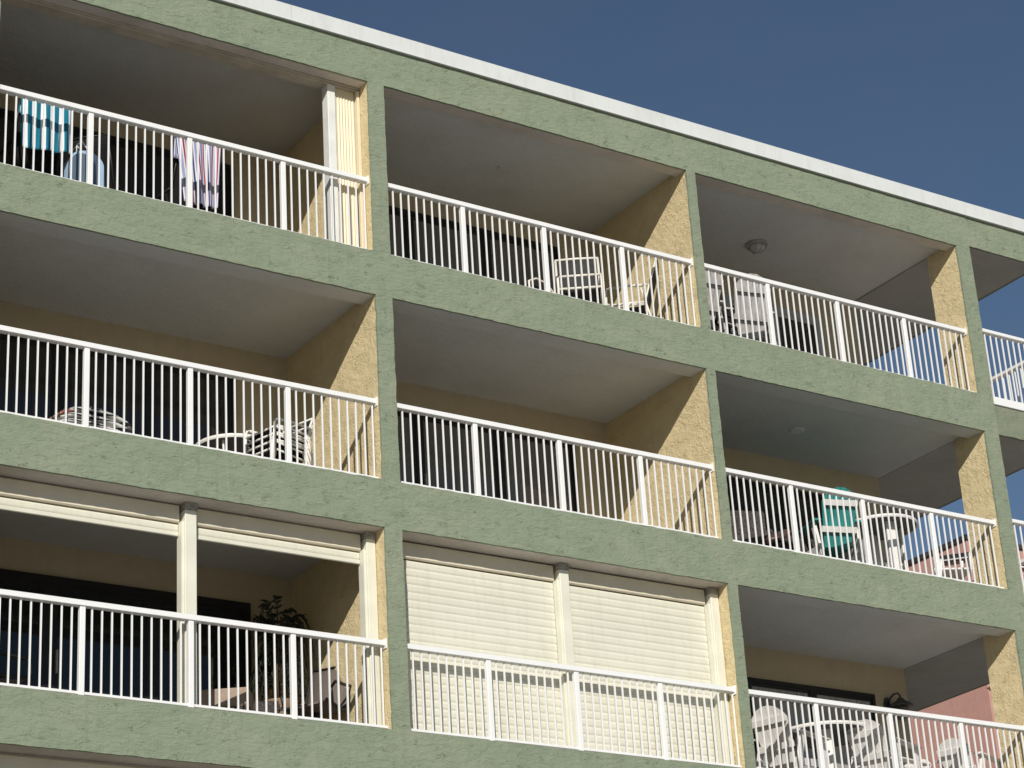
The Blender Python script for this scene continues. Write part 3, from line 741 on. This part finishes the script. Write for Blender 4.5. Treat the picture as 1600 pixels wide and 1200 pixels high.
# ---- middle floor, corner balcony: teal set
adirondack('slatted_chair', 'tall teal fan backed chair with white frame beside the teal table', (7.22, 1.05, b2), fac(0.30, 0.95), TEAL, POLYW, 0.62, 1.23, 0.50, arm=TEAL)
round_table('round_table', 'tall round teal table with white rim and broad white legs', (7.98, 0.86, b2), 0.48, 0.96, TEAL, POLYW, UNDER, POLYW, 'boards', None, 0.5)
adirondack('slatted_chair', 'low teal and white slatted chair mostly hidden under the teal table', (8.02, 1.42, b2), fac(-0.1, -1.0), TEAL, POLYW, 0.36, 0.72, 0.54)
fs_ = thing('footstool', 'low white slatted footstool with splayed ends next to the yellow fin wall', 'footstool', (8.84, 0.56, b2), -0.45)
m = MB()
for i in range(5): m.cbox(-0.22, 0.22, -0.19 + i * 0.078, -0.125 + i * 0.078, 0.33, 0.355, 0.003)
m.build('seat', POLYW, fs_)
for s in (-1, 1):
    for sy in (-0.17, 0.17):
        m = MB(); m.bar((s * 0.20 - 0.06, sy, 0), (s * 0.20 + 0.02, sy, 0.56 if s > 0 else 0.47), 0.06, 0.03, (0, 1, 0)); m.build('leg', POLYW, fs_)
ws = thing('wicker_chair', 'dark woven wicker armchair by the pier on the teal furniture balcony', 'chair', (5.78, 1.25, b2), PI * 0.9)
def rbox(x0, x1, y0, y1, z0, z1): m = MB(); m.cbox(x0, x1, y0, y1, z0, z1, 0.03); return m
rbox(-0.34, 0.34, -0.32, 0.30, 0.06, 0.40).build('seat', WICK, ws)
rbox(-0.34, 0.34, 0.20, 0.34, 0.40, 0.86).build('backrest', WICK, ws)
for s in (-1, 1): rbox(s * 0.39 - 0.05, s * 0.39 + 0.05, -0.32, 0.34, 0.03, 0.62).build('armrest', WICK, ws)
wb = thing('wicker_bench', 'long dark wicker bench behind the teal chair', 'bench', (6.95, 1.68, b2), PI)
rbox(-0.62, 0.62, -0.3, 0.3, 0.06, 0.42).build('seat', WICK, wb)
rbox(-0.62, 0.62, -0.40, -0.301, 0.03, 0.82).build('backrest', WICK, wb).location = (0, 0.70, 0)
for s in (-1, 1): rbox(s * 0.67 - 0.05, s * 0.67 + 0.05, -0.3, 0.4, 0.03, 0.62).build('armrest', WICK, wb)
pf = thing('folding_stool', 'small dark stool carrying the pinkish tan cushion', 'stool', (6.17, 0.80, b2), 0.2)
m = MB(); m.cbox(-0.20, 0.20, -0.16, 0.16, 0.40, 0.43, 0.006); m.build('seat', TUBEB, pf)
for s in (-1, 1):
    m = MB(); m.bar((s * 0.16, -0.15, 0), (s * 0.16, 0.13, 0.399), 0.02, 0.02); m.build('leg', TUBEB, pf)
    m = MB(); m.bar((s * 0.135, 0.15, 0), (s * 0.135, -0.13, 0.399), 0.02, 0.02); m.build('leg', TUBEB, pf)
cushion('pinkish tan cushion tilted on the small stool beside the wicker armchair', 6.15, 0.80, b2 + 0.53, 0.34, 0.20, 0.10, 0.0, PINKC, -0.3, 0.055)

# ---- lowest floor, first balcony
pl = thing('potted_plant', 'tall dark drooping palm in a tan pot in the shaded corner', 'plant', (-0.46, 1.58, b3))
m = MB(); m.lathe([(0.0, 0), (0.15, 0), (0.19, 0.2), (0.20, 0.42), (0.17, 0.60), (0.19, 0.66), (0.15, 0.66), (0.14, 0.62), (0, 0.62)]); m.build('pot', POT, pl, True)
m = MB()
for i in range(5):
    a = i * 1.3; m.tube([(0.03 * math.cos(a), 0.03 * math.sin(a), 0.60), (0.07 * math.cos(a), 0.07 * math.sin(a), 1.0), (0.10 * math.cos(a + 0.4), 0.10 * math.sin(a + 0.4), 1.42)], [0.016, 0.013, 0.009], 6)
m.build('stem', STEM, pl, True)
m = MB(); rnd = random.Random(3)
for i in range(78):
    a = rnd.uniform(0, 2 * PI); z0 = rnd.uniform(0.85, 1.52); L = rnd.uniform(0.22, 0.46); up = rnd.uniform(0.05, 0.42) * (1 if z0 > 1.2 else 0.4)
    c, s = math.cos(a), math.sin(a)
    mid = Vector((0.07 * c, 0.07 * s, z0)); prev = mid
    for k in range(1, 12):
        t = k / 11; r = 0.05 + L * t * (1 - 0.25 * t); z = z0 + up * math.sin(t * 2.1) * 1.1 - 0.62 * L * t ** 2.6 * 1.9
        p = Vector((r * c, r * s, z))
        d = (p - prev).normalized(); side = d.cross(Vector((0, 0, 1))).normalized()
        for sg in (-1, 1):
            ll = rnd.uniform(0.07, 0.13) * (1.1 - 0.5 * t); tip = p + side * sg * ll * 0.6 + d * ll * 0.55 - Vector((0, 0, rnd.uniform(0.02, 0.075)))
            b0, b1_ = p - d * 0.009, p + d * 0.009; midp = (p + tip) / 2 + Vector((0, 0, 0.012)) + d * 0.008
            m.add([b0, b1_, midp, tip, (p + tip) / 2 - d * 0.012], [(0, 1, 2, 4), (4, 2, 3)])
        m.tube([prev, p], 0.004, 4); prev = p
m.build('foliage', PLANT, pl)
sc = thing('swivel_chair', 'taupe sling swivel chair with black frame against the sunlit wall', 'chair', (-0.34, 0.98, b3), fac(-0.86, -0.50))
h = 0.27
rows = [[(-h, -0.30 + 0.1 * 0, 0.43), (h, -0.30, 0.43)]]
prof = [(-0.30, 0.41), (-0.24, 0.45), (-0.10, 0.43), (0.06, 0.40), (0.15, 0.42), (0.21, 0.52), (0.28, 0.72), (0.35, 0.93), (0.39, 0.99)]
m = MB(); m.sheet([[(-h + 0.01, y, z), (0, y + 0.005, z - 0.012), (h - 0.01, y, z)] for y, z in prof[:5]], 0.008); m.build('seat', MESHT, sc, True)
m = MB(); m.sheet([[(-h + 0.01, y, z), (0, y + 0.014, z), (h - 0.01, y, z)] for y, z in prof[4:]], 0.008); m.build('backrest', MESHT, sc, True)
m = MB()
for s in (-1, 1): m.tube([(s * h, y, z) for y, z in prof], 0.016)
m.tube([(-h, 0.39, 0.99), (h, 0.39, 0.99)], 0.014); m.build('frame', TUBEB, sc, True)
for s in (-1, 1):
    m = MB(); m.tube([(s * (h + 0.02), -0.16, 0.42), (s * (h + 0.035), -0.20, 0.58), (s * (h + 0.04), -0.12, 0.66), (s * (h + 0.04), 0.1, 0.67), (s * (h + 0.02), 0.27, 0.70)], 0.017); m.build('armrest', TUBEB, sc, True)
m = MB(); m.lathe([(0.0, 0.12), (0.035, 0.12), (0.035, 0.40), (0.0, 0.40)], n=12); m.build('pedestal', TUBEB, sc)
for q in range(4):
    a = q * PI / 2 + 0.5; m = MB(); m.tube([(0, 0, 0.14), (0.16 * math.cos(a), 0.16 * math.sin(a), 0.07), (0.27 * math.cos(a), 0.27 * math.sin(a), 0.012)], 0.016); m.build('leg', TUBEB, sc, True)
of = thing('ottoman', 'beige cushioned ottoman on dark wicker base left of the palm', 'ottoman', (-1.30, 1.16, b3), -0.6)
def soft(x0, x1, y0, y1, z0, z1): m = MB(); m.cbox(x0, x1, y0, y1, z0, z1, 0.02); return m
soft(-0.25, 0.25, -0.2, 0.2, 0.05, 0.36).build('base', WICK, of)
soft(-0.25, 0.25, -0.2, 0.2, 0.362, 0.56).build('cushion', BEIGE, of)
wc = thing('wicker_chair', 'dark wicker armchair half hidden behind the beige ottoman', 'chair', (-0.82, 1.35, b3), -0.5)
rbox(-0.2, 0.2, -0.2, 0.2, 0.05, 0.38).build('seat', WICK, wc)
rbox(-0.2, 0.2, 0.12, 0.2, 0.38, 0.62).build('backrest', WICK, wc)
sling_chair('patio_chair', 'dark framed patio chair with taupe seat in the lowest balcony, at the photo edge', (-3.85, 1.15, b3), fac(0.9, 0.2), TUBEB, MESHT, 0.5, 0.42, 0.72, 0.60)

# ---- lowest floor, corner balcony: white set and lantern
adirondack('slatted_chair', 'white fan backed chair nearest the pier, in front of the dark sliding door', (6.05, 0.84, b3), fac(0.94, 0.34), POLYW, POLYW, 0.44, 0.99, 0.50)
round_table('round_table', 'large round white table between the white slatted chairs', (6.80, 1.10, b3), 0.60, 0.90, UNDER, POLYW, UNDER, POLYW, 'boards', None, 0.2)
adirondack('slatted_chair', 'white fan backed chair below the black wall lantern, right of the white table', (7.44, 0.74, b3), fac(0.92, 0.38), POLYW, POLYW, 0.44, 0.93, 0.52)
adirondack('slatted_chair', 'white slatted chair set back under the lantern with only its arm showing', (8.20, 1.45, b3), fac(-0.95, -0.2), POLYW, POLYW, 0.46, 0.86, 0.52)
adirondack('slatted_chair', 'white reclining slatted chair in front of the pink building', (8.95, 0.80, b3), fac(0.93, 0.36), POLYW, POLYW, 0.42, 0.86, 0.46)
ln = thing('wall_lantern', 'black wall lantern with bell shade on the shaded tan wall', 'lamp', (8.97, DEP - 0.001, b3 + 1.72))
m = MB(); m.slab([(0.07 * math.cos(a) * 0.8 - 0.11, 0, 0.13 * math.sin(a) + 0.0) for a in [2 * PI * k / 18 for k in range(18)]], (0, -0.025, 0)); m.build('back_plate', PEWTER, ln)
m = MB(); m.tube([(-0.11, -0.02, 0.02), (-0.10, -0.07, 0.10), (-0.07, -0.12, 0.15), (-0.03, -0.15, 0.16), (0.0, -0.16, 0.13), (0.0, -0.16, 0.09)], 0.014, 8); m.build('arm', PEWTER, ln, True)
m = MB(); m.lathe([(0.012, 0.10), (0.04, 0.09), (0.06, 0.06), (0.12, 0.02), (0.165, -0.015), (0.165, -0.03), (0.10, -0.028), (0.0, -0.028)], (0, -0.16, 0)); m.build('lamp_shade', PEWTER, ln, True)
m = MB(); m.lathe([(0.085, -0.0285), (0.09, -0.10), (0.07, -0.18), (0.03, -0.21), (0, -0.212)], (0, -0.16, 0)); m.build('glass', GLASSG, ln, True)

# ------------------------------------------------------------------ pink neighbour
PX, PY, PZ = 20.0, 11.0, 1.02
pk = thing('pink_building', 'pink stucco building with dark shingle roof beyond the corner of the green block', 'building', (PX, PY, GZ))
def pkb(mb, name, mat, parent=None):
    mb.v = [(p[0] - PX, p[1] - PY, p[2] - GZ) for p in mb.v]; return mb.build(name, mat, parent or pk)
m = MB(); m.box(PX, PX + 14, PY, PY + 26, GZ, PZ - 0.021); pkb(m, 'wall', PINKW)
ov = 0.04; e0, e1 = PZ - 0.02, PZ + 0.08
m = MB(); m.add([(PX - ov, PY - ov, e0), (PX + 14 + ov, PY - ov, e0), (PX + 14 + ov, PY + 26 + ov, e0), (PX - ov, PY + 26 + ov, e0),
                 (PX - ov, PY - ov, e1), (PX + 14 + ov, PY - ov, e1), (PX + 14 + ov, PY + 26 + ov, e1), (PX - ov, PY + 26 + ov, e1), (PX + 7, PY + 7, 1.95), (PX + 7, PY + 19, 1.95)],
                [(0, 3, 2, 1), (0, 1, 5, 4), (1, 2, 6, 5), (2, 3, 7, 6), (3, 0, 4, 7), (4, 5, 8), (6, 7, 9), (5, 6, 9, 8), (7, 4, 8, 9)]); pkb(m, 'roof', ROOFS)
# lean-to fascia that falls towards the corner
m = MB(); m.bar((PX - 0.04, PY - 0.09, PZ - 0.36), (PX - 0.04, PY + 0.85, PZ - 0.15), 0.075, 0.09, (0, 0, 1)); m.bar((PX + 0.006, PY - 0.05, PZ - 0.36), (PX + 2.2, PY - 0.05, PZ - 0.36), 0.075, 0.08, (0, 0, 1)); pkb(m, 'lean_to_fascia', ROOFS)
m = MB(); m.bar((PX - 0.06, PY - 0.10, PZ - 0.42), (PX - 0.06, PY + 0.85, PZ - 0.21), 0.03, 0.03, (0, 0, 1)); m.bar((PX, PY - 0.07, PZ - 0.42), (PX + 2.2, PY - 0.07, PZ - 0.42), 0.03, 0.03, (0, 0, 1)); pkb(m, 'drip_edge', OFFW)
for zc in (-2.3, -5.2, -8.1, -11.0):
    for xc in (0.32, 3.4, 6.7, 9.8):
        f = MB(); f.box(PX + xc, PX + xc + 1.4, PY - 0.05, PY - 0.001, zc - 1.5, zc); w = pkb(f, 'window', PINKT)
        p = MB(); p.box(PX + xc + 0.1, PX + xc + 1.3, PY - 0.065, PY - 0.051, zc - 1.4, zc - 0.1); pkb(p, 'pane', BROWNR if xc < 1 else GLASS, w)
m = MB()
for zc in (-2.05, -4.95, -7.85): m.box(PX - 0.02, PX + 14, PY - 0.09, PY - 0.0015, zc, zc + 0.12)
pkb(m, 'string_course', PINKT)

# ------------------------------------------------------------------ camera, sun, sky
R = [[0.83739353, -0.54343224, -0.05876629], [0.17416452, 0.36718262, -0.91369778], [0.5181108, 0.75488961, 0.40212297]]
Cc = Vector((-11.7424623, -19.66064424, -13.97941115))
cam = bpy.data.cameras.new('camera'); co = bpy.data.objects.new('camera', cam); COL.objects.link(co)
r, d, f = [Vector(x) for x in R]
M = Matrix(((r.x, -d.x, -f.x, Cc.x), (r.y, -d.y, -f.y, Cc.y), (r.z, -d.z, -f.z, Cc.z), (0, 0, 0, 1)))
co.matrix_world = M
cam.sensor_fit = 'HORIZONTAL'; cam.sensor_width = 36.0; cam.lens = 3580.2252644 / 1600 * 36
cam.clip_start = 0.5; cam.clip_end = 3000
scene.camera = co

SD = Vector((0.72, 1.0, -0.65)).normalized()
sun = bpy.data.lights.new('sun', 'SUN'); sun.energy = 4.3; sun.angle = math.radians(0.5); sun.color = (1.0, 0.955, 0.88)
so = bpy.data.objects.new('sun', sun); COL.objects.link(so); so.rotation_euler = SD.to_track_quat('-Z', 'Y').to_euler(); so.location = (-10, -20, 20)
w = bpy.data.worlds.new('World'); scene.world = w; w.use_nodes = True; nt = w.node_tree
sky = nt.nodes.new('ShaderNodeTexSky'); sky.sky_type = 'NISHITA'; sky.sun_disc = False
sky.sun_elevation = math.asin(-SD.z); sky.sun_rotation = math.atan2(-SD.x, -SD.y)
sky.altitude = 0; sky.air_density = 1.0; sky.dust_density = 0.3; sky.ozone_density = 3.0
bg = nt.nodes['Background']
tc = nt.nodes.new('ShaderNodeTexCoord'); mp = nt.nodes.new('ShaderNodeMapping'); mp.inputs['Scale'].default_value = (2.2, 2.2, 6.0)
nt.links.new(tc.outputs['Generated'], mp.inputs[0])
hz = ramp(nt, noise_t(nt, mp.outputs[0], 2.4, 5, 0.6, 0.6), [(0.40, (0, 0, 0)), (0.75, (1, 1, 1))])
cirrus = mixc(nt, math_n(nt, 'MULTIPLY', hz, 0.10), sky.outputs[0], (2.4, 2.6, 2.9))
nt.links.new(cirrus, bg.inputs[0]); bg.inputs[1].default_value = 0.058
vs = scene.view_settings; vs.view_transform = 'Standard'; vs.look = 'None'; vs.exposure = 0.0; vs.gamma = 1.0; vs.use_curve_mapping = False
scene.render.resolution_x = 1024; scene.render.resolution_y = 768
